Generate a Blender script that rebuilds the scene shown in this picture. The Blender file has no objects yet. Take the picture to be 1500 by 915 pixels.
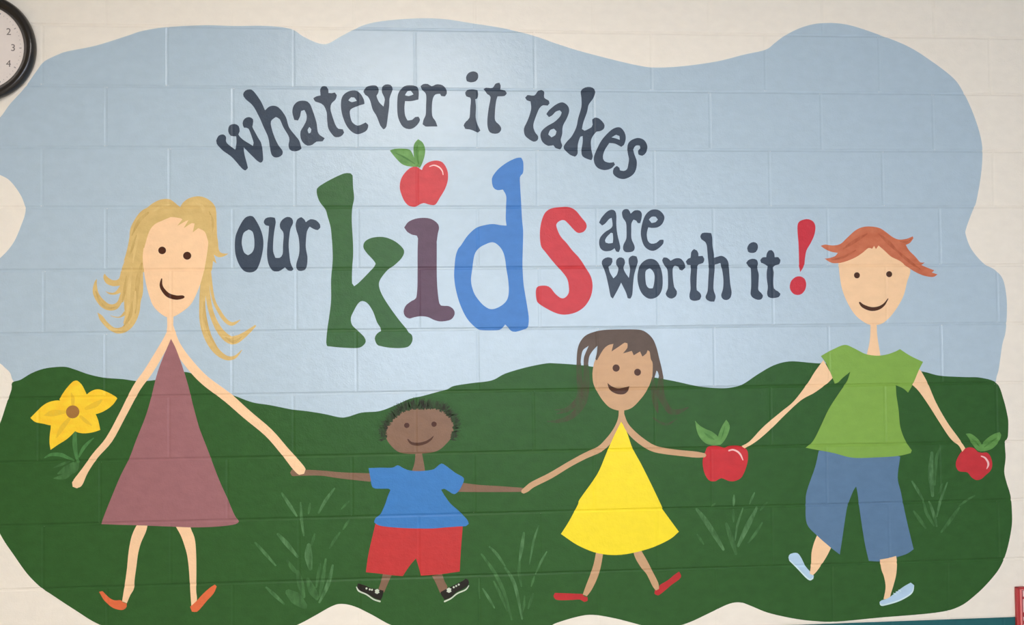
import bpy, bmesh, math, random
from mathutils import Vector, Matrix, noise
from mathutils.geometry import tessellate_polygon
random.seed(7)
D = bpy.data
SC = bpy.context.scene
C = SC.collection

# ------------------------------------------------------------------ camera
W = 0.2032                      # height of one course of blocks
ZTOP = 0.8128 + 10 * W          # height of the measuring origin above the floor
FPX = 1300.0                    # focal length in pixels of the 1500 x 915 frame
CX, CY, CD = 1.316505, 1.032638, 2.996373
YAW, PITCH, ROLL = -0.0739814, -0.0245814, -0.0111434


def rot3(y, p, r):
    cy, sy, cp, sp, cr, sr = math.cos(y), math.sin(y), math.cos(p), math.sin(p), math.cos(r), math.sin(r)
    Ry = Matrix(((cy, 0, sy), (0, 1, 0), (-sy, 0, cy)))
    Rx = Matrix(((1, 0, 0), (0, cp, -sp), (0, sp, cp)))
    Rz = Matrix(((cr, -sr, 0), (sr, cr, 0), (0, 0, 1)))
    return Rz @ Rx @ Ry


RM = rot3(YAW, PITCH, ROLL)


def to_bl(v):                   # measuring axes (right, down, into wall) -> Blender axes
    return Vector((v[0], v[2], -v[1]))


right, up, fwd = to_bl(RM[0]), -to_bl(RM[1]), to_bl(RM[2])
CAM = Vector((CX, -CD, ZTOP - CY))
cam_data = D.cameras.new('camera')
cam_data.sensor_width = 36
cam_data.lens = 36 * FPX / 1500
cam = D.objects.new('camera', cam_data)
C.objects.link(cam)
m = Matrix((right, up, -fwd)).transposed().to_4x4()
m.translation = CAM
cam.matrix_world = m
SC.camera = cam


def wall_pt(px, py):            # a point of the photograph, measured on the wall plane
    d = right * ((px - 750) / FPX) - up * ((py - 457.5) / FPX) + fwd
    t = -CAM.y / d.y
    p = CAM + d * t
    return p.x, p.z


# ------------------------------------------------------------------ world, exposure
SC.view_settings.view_transform = 'Standard'
SC.view_settings.look = 'None'
SC.view_settings.gamma = 1
SC.view_settings.use_curve_mapping = False
SC.view_settings.exposure = 0.11
wd = D.worlds.new('world')
SC.world = wd
wd.use_nodes = True
wd.node_tree.nodes['Background'].inputs[0].default_value = (0.75, 0.85, 1, 1)
wd.node_tree.nodes['Background'].inputs[1].default_value = 0.4

LAMP = 25.0                     # strength of the ceiling diffusers
FILL = 9.6                      # strength of the added fill-light panes

# room box
X0, X1, YB, ZC = -1.3, 4.6, -6.6, ZTOP + 3 * W


# ------------------------------------------------------------------ materials
def lin(c):
    c = c / 255
    return c / 12.92 if c <= 0.04045 else ((c + 0.055) / 1.055) ** 2.4


def rgb(r, g, b, k=1.0):
    return (lin(r) * k, lin(g) * k, lin(b) * k, 1)


def wall_bump_group():
    g = D.node_groups.new('block_relief', 'ShaderNodeTree')
    g.interface.new_socket('Normal', in_out='OUTPUT', socket_type='NodeSocketVector')
    n, l = g.nodes, g.links
    out = n.new('NodeGroupOutput')
    geo = n.new('ShaderNodeNewGeometry')
    a = n.new('ShaderNodeTexNoise'); a.inputs['Scale'].default_value = 45; a.inputs['Detail'].default_value = 3
    b = n.new('ShaderNodeTexNoise'); b.inputs['Scale'].default_value = 190; b.inputs['Detail'].default_value = 2
    mx = n.new('ShaderNodeMath'); mx.operation = 'MULTIPLY_ADD'; mx.inputs[1].default_value = 0.45
    bp = n.new('ShaderNodeBump'); bp.inputs['Strength'].default_value = 0.5; bp.inputs['Distance'].default_value = 0.0021
    l.new(geo.outputs['Position'], a.inputs['Vector']); l.new(geo.outputs['Position'], b.inputs['Vector'])
    l.new(b.outputs['Fac'], mx.inputs[0]); l.new(a.outputs['Fac'], mx.inputs[2])
    l.new(mx.outputs[0], bp.inputs['Height']); l.new(bp.outputs['Normal'], out.inputs[0])
    return g


BUMP = wall_bump_group()
MATS = {}
HILL_A, PETAL_A = (0.031, 0.098, 0.023), (0.72, 0.47, 0.045)


def albedo(col, lit):
    """reflectance of a paint seen as sRGB colour col where the wall receives `lit` times the reference light"""
    return tuple(min(0.9, max(0.004, (lin(c) - 0.010) / lit)) for c in col)


def paint(name, col, rough=0.37, var=0.06, lit=1.15, streak=None, spec=0.22, over=None, cover=0.5, raw=None):
    """wall paint: colour, a little roller mottling, block relief; over/cover: a dry brush mark letting the coat below show"""
    if name in MATS:
        return MATS[name]
    mt = D.materials.new(name); mt.use_nodes = True
    n, l = mt.node_tree.nodes, mt.node_tree.links
    p = n['Principled BSDF']
    p.inputs['Roughness'].default_value = rough
    p.inputs['Specular IOR Level'].default_value = spec
    geo = n.new('ShaderNodeNewGeometry')
    no = n.new('ShaderNodeTexNoise'); no.inputs['Scale'].default_value = 60 if over else 22; no.inputs['Detail'].default_value = 5
    mp = n.new('ShaderNodeMapping'); mp.inputs['Scale'].default_value = (1, 1, 0.35 if over else 1.6)
    l.new(geo.outputs['Position'], mp.inputs['Vector']); l.new(mp.outputs[0], no.inputs['Vector'])
    mix = n.new('ShaderNodeMix'); mix.data_type = 'RGBA'
    c = raw or albedo(col, lit)
    if over:
        a = max(0.0, cover - 0.3); b = min(1.0, cover + 0.3)
        c0 = tuple(o + (q - o) * a for o, q in zip(over, c)); c1 = tuple(o + (q - o) * b for o, q in zip(over, c))
    elif streak:
        c0, c1 = c, albedo(streak, lit)
    else:
        c0, c1 = tuple(x * (1 - var) for x in c), tuple(min(0.95, x * (1 + var)) for x in c)
    ramp = n.new('ShaderNodeMapRange'); ramp.inputs[1].default_value = 0.33; ramp.inputs[2].default_value = 0.67
    l.new(no.outputs['Fac'], ramp.inputs[0]); l.new(ramp.outputs[0], mix.inputs['Factor'])
    mix.inputs['A'].default_value = c0 + (1,); mix.inputs['B'].default_value = c1 + (1,)
    l.new(mix.outputs['Result'], p.inputs['Base Color'])
    g = n.new('ShaderNodeGroup'); g.node_tree = BUMP
    l.new(g.outputs[0], p.inputs['Normal'])
    MATS[name] = mt
    return mt


def plain(name, col, rough=0.5, metal=0, emit=0, noise_scale=30):
    if name in MATS:
        return MATS[name]
    mt = D.materials.new(name); mt.use_nodes = True
    n, l = mt.node_tree.nodes, mt.node_tree.links
    p = n['Principled BSDF']
    c = rgb(*col)
    p.inputs['Roughness'].default_value = rough; p.inputs['Metallic'].default_value = metal
    no = n.new('ShaderNodeTexNoise'); no.inputs['Scale'].default_value = noise_scale
    tc = n.new('ShaderNodeTexCoord'); l.new(tc.outputs['Object'], no.inputs['Vector'])
    mix = n.new('ShaderNodeMix'); mix.data_type = 'RGBA'
    mix.inputs['A'].default_value = tuple(x * 0.95 for x in c[:3]) + (1,)
    mix.inputs['B'].default_value = tuple(min(1, x * 1.05) for x in c[:3]) + (1,)
    l.new(no.outputs['Fac'], mix.inputs['Factor']); l.new(mix.outputs['Result'], p.inputs['Base Color'])
    if emit:
        p.inputs['Emission Color'].default_value = c; p.inputs['Emission Strength'].default_value = emit
    MATS[name] = mt
    return mt


# ------------------------------------------------------------------ object helpers
def tag(o, label=None, cat=None, group=None, kind=None):
    for k, v in (('label', label), ('category', cat), ('group', group), ('kind', kind)):
        if v:
            o[k] = v
    return o


def empty(name, loc=(0, 0, 0)):
    o = D.objects.new(name, None); o.empty_display_size = 0.05
    C.objects.link(o); o.location = loc
    return o


def obj_bm(name, bm, mat, parent=None, origin=Vector((0, 0, 0)), smooth=False):
    me = D.meshes.new(name)
    if origin.length:
        bmesh.ops.translate(bm, vec=-origin, verts=bm.verts)
    bm.to_mesh(me); bm.free()
    for mm in (mat if isinstance(mat, (list, tuple)) else [mat]):
        me.materials.append(mm)
    if smooth:
        me.polygons.foreach_set('use_smooth', [True] * len(me.polygons))
    o = D.objects.new(name, me); C.objects.link(o)
    if parent:
        o.parent = parent
    return o


def add_box(bm, a, b, bevel=0.0):
    r = bmesh.ops.create_cube(bm, size=1)
    vs = r['verts']
    c = [(a[i] + b[i]) / 2 for i in range(3)]; s = [abs(b[i] - a[i]) for i in range(3)]
    for v in vs:
        v.co = Vector((c[0] + v.co.x * s[0], c[1] + v.co.y * s[1], c[2] + v.co.z * s[2]))
    if bevel:
        es = list({e for v in vs for e in v.link_edges})
        bmesh.ops.bevel(bm, geom=es, offset=bevel, segments=2, affect='EDGES', profile=0.5)


def box_obj(name, a, b, mat, parent=None, bevel=0.0, origin=Vector((0, 0, 0))):
    bm = bmesh.new(); add_box(bm, a, b, bevel)
    return obj_bm(name, bm, mat, parent, origin)


# ------------------------------------------------------------------ block joints measured on the wall
HM = [(0, 600, 42), (0, 60, 37), (1, 100, 127.5), (1, 330, 128), (1, 650, 130), (1, 720, 131), (1, 900, 132), (1, 1330, 136),
      (2, 560, 218), (2, 770, 218), (2, 200, 218), (2, 1200, 218), (3, 430, 304), (3, 700, 304), (3, 180, 303), (3, 920, 303),
      (3, 1300, 302), (4, 430, 394.5), (4, 600, 393), (4, 800, 391.7), (4, 1130, 389.6), (4, 1290, 388), (5, 0, 488.5),
      (5, 180, 487), (5, 480, 484), (5, 860, 480), (5, 1000, 478), (5, 1350, 475), (6, 40, 582), (6, 480, 576), (6, 560, 575),
      (6, 700, 574), (6, 860, 570), (6, 1200, 563), (6, 1460, 560), (7, 0, 676), (7, 480, 669), (7, 540, 667), (7, 710, 663),
      (7, 1000, 655), (7, 1460, 645.5), (8, 0, 769.5), (8, 380, 759), (8, 700, 753), (8, 1100, 741), (8, 1450, 733.5),
      (9, 50, 862), (9, 480, 849), (9, 760, 841), (9, 1000, 833), (9, 1300, 824), (10, 1480, 904), (10, 1170, 914.5)]
VM = [(0, 0, 62, 85), (0, 2, 245, 85), (0, 4, 430, 85), (0, 6, 608, 85), (0, 8, 783, 85), (0, 12, 1121, 85), (0, 14, 1288, 85),
      (1, 1, 155, 172), (1, 3, 341, 172), (1, 5, 523, 172), (1, 7, 700, 172), (1, 11, 1040, 172), (1, 13, 1203, 172), (1, 15, 1367, 172),
      (2, 0, 62, 260), (2, 2, 248, 260), (2, 4, 432, 260), (2, 6, 611, 260), (2, 8, 787, 260), (3, 1, 155, 350), (3, 3, 341, 350),
      (3, 5, 525, 350), (3, 7, 700, 350), (4, 0, 64, 440), (4, 4, 434, 440), (5, 3, 340, 530), (6, 8, 782, 638), (6, 4, 430, 640),
      (6, 2, 248, 640), (7, 5, 516, 715), (8, 0, 63, 805), (8, 2, 250, 805), (8, 4, 438, 805), (8, 12, 1132, 805), (8, 16, 1463, 805),
      (8, 10, 963, 810), (9, 1, 157, 880), (9, 9, 877, 880), (9, 11, 1050, 880), (9, 13, 1220, 880), (9, 15, 1389, 880),
      (9, 7, 702, 870), (9, 5, 527, 880)]
JZ = {v: ZTOP - v * W for v in range(-3, 15)}
for v in range(0, 11):
    zs = [wall_pt(x, y)[1] for (q, x, y) in HM if q == v]
    JZ[v] = sum(zs) / len(zs)
JX = {}                          # row -> sorted joint positions (row r lies between joints r and r+1)
for r in range(-3, 14):
    meas = {u: wall_pt(x, y)[0] for (q, u, x, y) in VM if q == r}
    off = sum(meas[u] - u * W for u in meas) / len(meas) if meas else 0
    xs = []
    for u in range(-7, 24):
        if (u - r) % 2 == 0:
            x = meas.get(u, u * W + off)
            if X0 + 0.03 < x < X1 - 0.03:
                xs.append(x)
    JX[r] = xs
JW, JM, JD = 0.0058, 0.0028, 0.0025      # half width, half bed and depth of a tooled joint
VF = 0.36                        # upright joints are struck shallower


def prof(d):
    d = abs(d)
    if d >= JW:
        return 0.0
    if d >= JM:
        return 0.72 * JD * (JW - d) / (JW - JM)
    return JD * (0.72 + 0.28 * (JM - d) / JM)


def row_of(z):
    for r in range(-3, 14):
        if JZ[r + 1] <= z <= JZ[r]:
            return r
    return 13 if z < 1 else -3


def groove(x, z):
    r = row_of(z)
    g = max(prof(z - JZ[r]), prof(z - JZ[r + 1]))
    for q in JX[r]:
        if abs(x - q) < JW:
            g = max(g, VF * prof(x - q))
    return g


# ------------------------------------------------------------------ large structure
CREAM = (236, 226, 206)
m_cream = paint('cream_block_paint', CREAM, var=0.02, raw=(0.82, 0.75, 0.64))
m_teal = paint('teal_block_paint', (44, 92, 94), lit=0.9)
m_ceil = plain('ceiling_white', (196, 195, 190), 0.8)
m_floor = plain('floor_tile', (205, 198, 184), 0.35, noise_scale=8)
m_side = plain('side_wall_cream', (228, 220, 202), 0.6)

bm = bmesh.new()                 # the mortar bed behind the blocks, cream above the teal band
for za, zb, mi in ((JZ[10], ZC, 0), (0.0, JZ[10], 1)):
    vs = [bm.verts.new(p) for p in ((X0, JD, za), (X1, JD, za), (X1, JD, zb), (X0, JD, zb))]
    f = bm.faces.new(vs); f.material_index = mi
yd, zi = JD * VF + 0.00015, JW - VF / 0.72 * (JW - JM) + 0.0004
for r in range(-3, 14):
    for q in JX[r]:
        vs = [bm.verts.new(p) for p in ((q - JM, yd, JZ[r + 1] + zi), (q + JM, yd, JZ[r + 1] + zi), (q + JM, yd, JZ[r] - zi), (q - JM, yd, JZ[r] - zi))]
        f = bm.faces.new(vs); f.material_index = 0 if r < 10 else 1
vs = [bm.verts.new(p) for p in ((X0, 0.2, 0), (X0, 0.2, ZC), (X1, 0.2, ZC), (X1, 0.2, 0))]
bm.faces.new(vs)
bmesh.ops.remove_doubles(bm, verts=bm.verts, dist=1e-6)
wall = tag(obj_bm('wall_back', bm, [m_cream, m_teal]), kind='structure', label='cream painted concrete block wall with a teal lower band')


def block(xa, xb, za, zb, mat):
    bm = bmesh.new()
    rings = []
    for ins, dep in ((JM * 0.9, 0.03), (JM, 0.72 * JD), (JM, 0.72 * JD * VF), (JW, 0.0)):
        a, b, c, d = xa + ins, xb - ins, za + ins, zb - ins
        if abs(dep - 0.72 * JD * VF) < 1e-9:      # shallow side flanks start higher than the bed flanks
            c, d = za + JM + (JW - JM) * (1 - VF), zb - JM - (JW - JM) * (1 - VF)
        rings.append([bm.verts.new((a, dep, c)), bm.verts.new((b, dep, c)), bm.verts.new((b, dep, d)), bm.verts.new((a, dep, d))])
    for p, q in ((0, 1), (1, 2), (2, 3)):
        for i in range(4):
            j = (i + 1) % 4
            bm.faces.new((rings[p][i], rings[p][j], rings[q][j], rings[q][i]))
    bm.faces.new(rings[3])
    o = obj_bm('block', bm, mat, wall, Vector(((xa + xb) / 2, 0, (za + zb) / 2)))
    o.location = ((xa + xb) / 2, 0, (za + zb) / 2)


for r in range(-3, 14):
    xs = [X0 - JM] + JX[r] + [X1 + JM]
    for a, b in zip(xs[:-1], xs[1:]):
        block(a, b, JZ[r + 1], JZ[r], m_cream if r < 10 else m_teal)

tag(box_obj('floor', (X0 - 0.2, YB - 0.2, -0.12), (X1 + 0.2, 0.2, 0), m_floor), kind='structure')
tag(box_obj('ceiling', (X0 - 0.2, YB - 0.2, ZC), (X1 + 0.2, 0.2, ZC + 0.12), m_ceil), kind='structure')
tag(box_obj('wall_left', (X0 - 0.15, YB, 0), (X0, 0.0, ZC), plain('left_wall_tan', (172, 154, 126), 0.6)), kind='structure')
tag(box_obj('wall_right', (X1, YB, 0), (X1 + 0.15, 0.0, ZC), plain('right_wall_pale_blue', (168, 178, 194), 0.6)), kind='structure')
# wall behind the camera, with two added windows whose panes glow as soft fill
WIN = [(0.3, 2.0), (2.6, 4.3)]
WZ0, WZ1 = 0.95, 2.75
bm = bmesh.new()
edges = [X0] + [e for w in WIN for e in w] + [X1]
for i in range(0, len(edges), 2):
    add_box(bm, (edges[i], YB - 0.15, 0), (edges[i + 1], YB, ZC))
for a, b in WIN:
    add_box(bm, (a, YB - 0.15, 0), (b, YB, WZ0)); add_box(bm, (a, YB - 0.15, WZ1), (b, YB, ZC))
tag(obj_bm('wall_front', bm, m_side), kind='structure')
m_frame = plain('window_frame_white', (220, 220, 215), 0.4)
m_fill = plain('daylight_pane', (226, 236, 255), 0.2, emit=FILL)
for i, (a, b) in enumerate(WIN):
    bm = bmesh.new()
    t = 0.05
    for q in ((a, a + t), (b - t, b), ((a + b) / 2 - t / 2, (a + b) / 2 + t / 2)):
        add_box(bm, (q[0], YB - 0.1, WZ0), (q[1], YB - 0.02, WZ1))
    add_box(bm, (a, YB - 0.1, WZ0), (b, YB - 0.02, WZ0 + t)); add_box(bm, (a, YB - 0.1, WZ1 - t), (b, YB - 0.02, WZ1))
    w = tag(obj_bm('window_%d' % (i + 1), bm, m_frame), kind='structure')
    for q in ((a + t, (a + b) / 2 - t / 2), ((a + b) / 2 + t / 2, b - t)):
        box_obj('pane', (q[0], YB - 0.075, WZ0 + t), (q[1], YB - 0.065, WZ1 - t), m_fill, w)

# ceiling lamps (the gloss on the wall above the lettering mirrors the front one)
m_lampf = plain('lamp_frame_white', (225, 225, 222), 0.4)


def ceiling_lamp(x, y, label, share):
    root = empty('ceiling_light', (x, y, ZC))
    bm = bmesh.new()
    w, d, t = 0.61, 0.31, 0.03
    for a, b in (((-w, -d, -0.06), (w, -d + t, 0)), ((-w, d - t, -0.06), (w, d, 0)), ((-w, -d, -0.06), (-w + t, d, 0)), ((w - t, -d, -0.06), (w, d, 0))):
        add_box(bm, a, b)
    obj_bm('frame', bm, m_lampf, root)
    box_obj('diffuser', (-w + t, -d + t, -0.05), (w - t, d - t, -0.04), plain('lamp_diffuser_%g' % share, (255, 248, 241), 0.4, emit=LAMP * share), root)
    tag(root, label, 'lamp', 'ceiling lamps')


ceiling_lamp(1.12, -2.05, 'flat white ceiling lamp in the row nearest the mural', 0.7)
ceiling_lamp(1.12, -3.6, 'flat white ceiling lamp in the row nearest the windows', 1.35)

# ------------------------------------------------------------------ tracing: crops are (left, top, magnification) of a close-up of the photograph
CROP = dict(px=(0, 0, 1), c1=(300, 90, 5.38), c2=(480, 90, 5.38), c3=(660, 90, 5.38), c4=(780, 110, 5.38), c6=(330, 290, 5.38),
            d1=(450, 190, 5.384), d2=(450, 340, 5.084), d3=(640, 220, 6), d4=(640, 350, 6), d5=(860, 290, 5.72), d6=(1000, 310, 6.535),
            d7=(120, 270, 7.04), d8=(120, 380, 5.357), e1=(180, 270, 7.5), e2=(520, 570, 7.5), e3=(800, 470, 5.382), e4=(1190, 320, 5.38),
            e5=(510, 830, 7.5), e6=(30, 540, 5.085), e7=(360, 690, 4.355), e8=(680, 750, 5.545), f3=(770, 590, 5.545), f4=(500, 660, 7.5),
            f5=(780, 790, 6.522), f8=(1180, 490, 4.817), f9=(1160, 640, 4.575), g1=(1000, 600, 7.627), g2=(1380, 610, 8.317),
            g3=(1000, 700, 7.04), g4=(1300, 640, 5.72), g7=(1130, 780, 6.522), g8=(130, 750, 5.717),
            t4=(0, 305, 3), t5=(1000, 305, 3), t6=(0, 610, 3), t7=(500, 610, 3))
PXM = W / 89.0                   # metres on the wall per photograph pixel, for brush widths


def pts(s):
    cr = CROP['px']; out = []
    for tk in s.split():
        if ',' not in tk:
            cr = CROP[tk]; continue
        v = [float(q) for q in tk.split(',')]
        x, z = wall_pt(cr[0] + v[0] / cr[2], cr[1] + v[1] / cr[2])
        out.append((x, z) + ((v[2] / cr[2] * PXM,) if len(v) > 2 else ()))
    return out


def catmull(p0, p1, p2, p3, t):
    return tuple(0.5 * (2 * b + (c - a) * t + (2 * a - 5 * b + 4 * c - d) * t * t + (3 * b - a - 3 * c + d) * t ** 3)
                 for a, b, c, d in zip(p0, p1, p2, p3))


def smooth_loop(p, corner=62, step=0.006):
    n = len(p)
    sharp = []
    for i in range(n):
        a, b, c = Vector(p[i - 1]), Vector(p[i]), Vector(p[(i + 1) % n])
        u, v = b - a, c - b
        sharp.append(u.length < 1e-7 or v.length < 1e-7 or math.degrees(u.angle(v)) > corner)
    out = []
    for i in range(n):
        p1, p2 = p[i], p[(i + 1) % n]
        p0 = p[i - 1] if not sharp[i] else tuple(2 * a - b for a, b in zip(p1, p2))
        p3 = p[(i + 2) % n] if not sharp[(i + 1) % n] else tuple(2 * b - a for a, b in zip(p1, p2))
        k = max(1, min(5, int(math.dist(p1, p2) / step)))
        for j in range(k):
            out.append(catmull(p0, p1, p2, p3, j / k))
    return out


def stroke_loop(p, sub=4):
    q = []
    n = len(p)
    for i in range(n - 1):
        p0 = p[i - 1] if i else p[0]
        p3 = p[i + 2] if i + 2 < n else p[-1]
        for j in range(sub):
            q.append(catmull(p0, p[i], p[i + 1], p3, j / sub))
    q.append(p[-1])
    L, R = [], []
    for i, (x, z, w) in enumerate(q):
        a, b = q[max(0, i - 1)], q[min(len(q) - 1, i + 1)]
        t = Vector((b[0] - a[0], b[1] - a[1])).normalized()
        nx, nz = -t.y * w / 2, t.x * w / 2
        L.append((x + nx, z + nz)); R.append((x - nx, z - nz))

    def cap(c, dirv, w):
        a0 = math.atan2(dirv[1], dirv[0])
        return [(c[0] + math.cos(a0 + k) * w / 2, c[1] + math.sin(a0 + k) * w / 2) for k in (math.pi / 3, 0, -math.pi / 3)]
    e = (q[-1][0] - q[-2][0], q[-1][1] - q[-2][1]); s = (q[0][0] - q[1][0], q[0][1] - q[1][1])
    return L + cap(q[-1], e, q[-1][2]) + R[::-1] + cap(q[0], s, q[0][2])


def circle(crop, x, y, r, n=20, sq=1.0):
    c = CROP[crop]
    X, Z = wall_pt(c[0] + x / c[2], c[1] + y / c[2]); R = r / c[2] * PXM
    return [(X + R * math.cos(2 * math.pi * k / n), Z + R * sq * math.sin(2 * math.pi * k / n)) for k in range(n)]


COAT = 0.0002                   # thickness of one coat of paint


def paint_mesh(loops_list, layer):
    """coat of paint laid over the blocks and down into their joints; loops_list: list of [outer, hole, ...]"""
    bm = bmesh.new()
    for loops in loops_list:
        vecs = [[Vector((x, z, 0)) for x, z in lp] for lp in loops]
        flat = [v for lp in vecs for v in lp]
        bvs = [bm.verts.new((v.x, 0, v.y)) for v in flat]
        for tri in tessellate_polygon(vecs):
            try:
                f = bm.faces.new([bvs[i] for i in tri])
            except ValueError:
                pass
    bmesh.ops.remove_doubles(bm, verts=bm.verts, dist=1e-6)
    bmesh.ops.dissolve_degenerate(bm, dist=1e-7, edges=bm.edges)
    xs = [v.co.x for v in bm.verts]; zs = [v.co.z for v in bm.verts]
    xa, xb, za, zb = min(xs), max(xs), min(zs), max(zs)
    for v in range(-3, 15):
        for o in (-JW, -JM, 0, JM, JW):
            z = JZ[v] + o
            if za < z < zb:
                bmesh.ops.bisect_plane(bm, geom=bm.verts[:] + bm.edges[:] + bm.faces[:], plane_co=(0, 0, z), plane_no=(0, 0, 1), dist=1e-6)
    for r in range(-3, 14):
        if JZ[r] < za or JZ[r + 1] > zb:
            continue
        for q in JX[r]:
            for o in (-JW, -JM, 0, JM, JW):
                x = q + o
                if xa < x < xb:
                    fs = [f for f in bm.faces if JZ[r + 1] - 1e-6 <= f.calc_center_median().z <= JZ[r] + 1e-6]
                    if not fs:
                        continue
                    g = list({v for f in fs for v in f.verts}) + list({e for f in fs for e in f.edges}) + fs
                    bmesh.ops.bisect_plane(bm, geom=g, plane_co=(x, 0, 0), plane_no=(1, 0, 0), dist=1e-6)
    for f in bm.faces:
        if f.normal.y == 0:
            f.normal_update()
    for v in bm.verts:
        v.co.y = groove(v.co.x, v.co.z) - COAT * layer
    bm.normal_update()
    flip = [f for f in bm.faces if f.normal.y > 0]
    if flip:
        bmesh.ops.reverse_faces(bm, faces=flip)
    be = [e for e in bm.edges if e.is_boundary]
    if be:
        r = bmesh.ops.extrude_edge_only(bm, edges=be)
        for v in r['geom']:
            if isinstance(v, bmesh.types.BMVert):
                v.co.y += COAT * layer + 0.0004
    bm.normal_update()
    return bm


LP = lambda s, corner=62: smooth_loop(pts(s), corner)
ST = lambda s: stroke_loop(pts(s))


class Thing:
    """an Empty on the wall at the foot of a painted thing, with its painted parts"""

    def __init__(self, name, label, cat, base, group=None):
        x, z = wall_pt(*base)
        self.loc = Vector((x, 0, z))
        self.root = tag(empty(name, self.loc), label, cat, group)
        self.count = {}

    def part(self, name, loops, mat, layer, parent=None, label=None):
        """loops: one loop, [outer, holes...], or a list of several such"""
        if isinstance(loops[0][0], float):
            ll = [[loops]]
        elif isinstance(loops[0][0][0], float):
            ll = [loops]
        else:
            ll = loops
        k = self.count[layer] = self.count.get(layer, -1) + 1
        o = obj_bm(name, paint_mesh(ll, layer + 0.08 * (k % 12)), mat, parent or self.root, self.loc)
        if label:
            o['label'] = label
        return o


def single(name, loops, mat, layer, label, cat, base, group=None):
    x, z = wall_pt(*base)
    loc = Vector((x, 0, z))
    o = obj_bm(name, paint_mesh([loops], layer), mat, None, loc)
    o.location = loc
    return tag(o, label, cat, group)


# ------------------------------------------------------------------ painted sky and hills
SKY = """px 0,172 15,152 35,130 55,102 65,90 85,80 100,75 140,67 185,53 210,45 250,39 300,37 345,38 390,38 425,42 445,54 465,63 480,64
500,53 530,38 560,31 610,27 650,28 690,34 740,42 780,52 815,64 850,75 900,88 935,96 960,99 1000,97 1050,90 1090,80 1121,73 1135,63 1150,52
1175,40 1203,34 1240,36 1285,50 1330,68 1365,90 1397,115 1412,137 1425,165 1435,195 1439,220 1437,255 1430,295 1424,310 1415,335 1415,345
1423,365 1440,385 1457,395 1468,407 1473,425 1475,450 1473,485 1468,505 1463,540 1459,556 1459,580 1300,610 1000,640 500,650 200,610 60,590 32,570
19,557 15,546 7,538 0,532 -20,522 -45,495 -50,450 -30,400 0,378 20,355 33,325 37,312 37,303 30,285 15,265 0,256 -25,245 -50,222 -40,195 -15,180"""
HILL = """px 18,560 30,556 45,547 60,541 75,538 95,537 110,541 130,548 153,553 180,555 205,558 235,555 260,546 275,545 290,552 310,568 345,580
370,589 395,593 425,599 432,600 450,602 475,606 498,611 510,610 530,604 555,602 575,595 600,584 618,580 640,574 655,570 665,565 690,561
720,557 740,547 770,538 800,532 815,532 845,534 869,537 910,543 945,550 972,555 988,558 1020,565 1045,568 1067,568 1087,563 1110,548 1133,535
1157,529 1187,531 1203,532 1260,534 1310,537 1352,544 1377,550 1413,552 1437,553 1460,561 1470,585 1476,610 1477,622 1476,640 1472,648
1473,670 1471,690 1474,705 1480,725 1482,745 1482,770 1475,805 1465,830 1450,850 1430,870 1405,888 1370,897 1290,904 1225,910 1190,909
1160,905 1125,897 1100,887 1085,882 1068,884 1040,897 1010,911 985,918 960,920 935,914 900,905 868,900 845,903 815,912 790,922 700,933
620,930 575,916 545,900 520,888 500,884 485,888 460,902 435,915 400,928 330,938 240,935 190,928 145,914 110,893 75,870 60,860 40,840 20,812
5,790 -8,765 -25,730 -28,690 -15,650 0,620 10,590 17,570"""
m_sky = paint('sky_blue_paint', (196, 211, 223), 0.27, 0.025, spec=0.5, raw=(0.41, 0.51, 0.58))
m_hill = paint('grass_green_paint', (60, 103, 55), 0.37, 0.07, spec=0.14, raw=HILL_A)
single('painted_sky', [LP(SKY, 75)], m_sky, 1, 'pale blue sky with a wavy outline painted on the block wall', 'painted sky', (750, 640))
single('painted_hill', [LP(HILL, 75)], m_hill, 2, 'dark green rolling hills painted along the bottom of the mural', 'painted hill', (750, 930))

# ------------------------------------------------------------------ painted grass tufts
m_blade = paint('light_green_brush', (112, 158, 106), 0.5, lit=1.2, over=HILL_A, cover=0.36)
m_blade2 = paint('faint_green_brush', (98, 146, 90), 0.5, lit=1.2, over=HILL_A, cover=0.24)


def blade(crop, seg, w):
    p = [tuple(float(q) for q in s.split(',')) for s in seg.split()]
    n = len(p) - 1
    if n == 1:
        mid = tuple((a + b) / 2 for a, b in zip(*p)); p = [p[0], mid, p[1]]; n = 2
    ws = [1.2 * w * (0.2 + 0.8 * math.sin(math.pi * (0.12 + 0.76 * i / n))) for i in range(n + 1)]
    return ST(crop + ' ' + ' '.join('%g,%g,%g' % (a[0], a[1], b) for a, b in zip(p, ws)))


def tuft(label, base, crop, strong, faint):
    t = Thing('painted_tuft', label, 'painted tuft', base, 'painted grass tufts on the hill')
    for k, (mat, lst) in enumerate(((m_blade2, faint), (m_blade, strong))):
        for seg, w in lst:
            t.part('blade', blade(crop, seg, w), mat, 3 + k)


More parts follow.
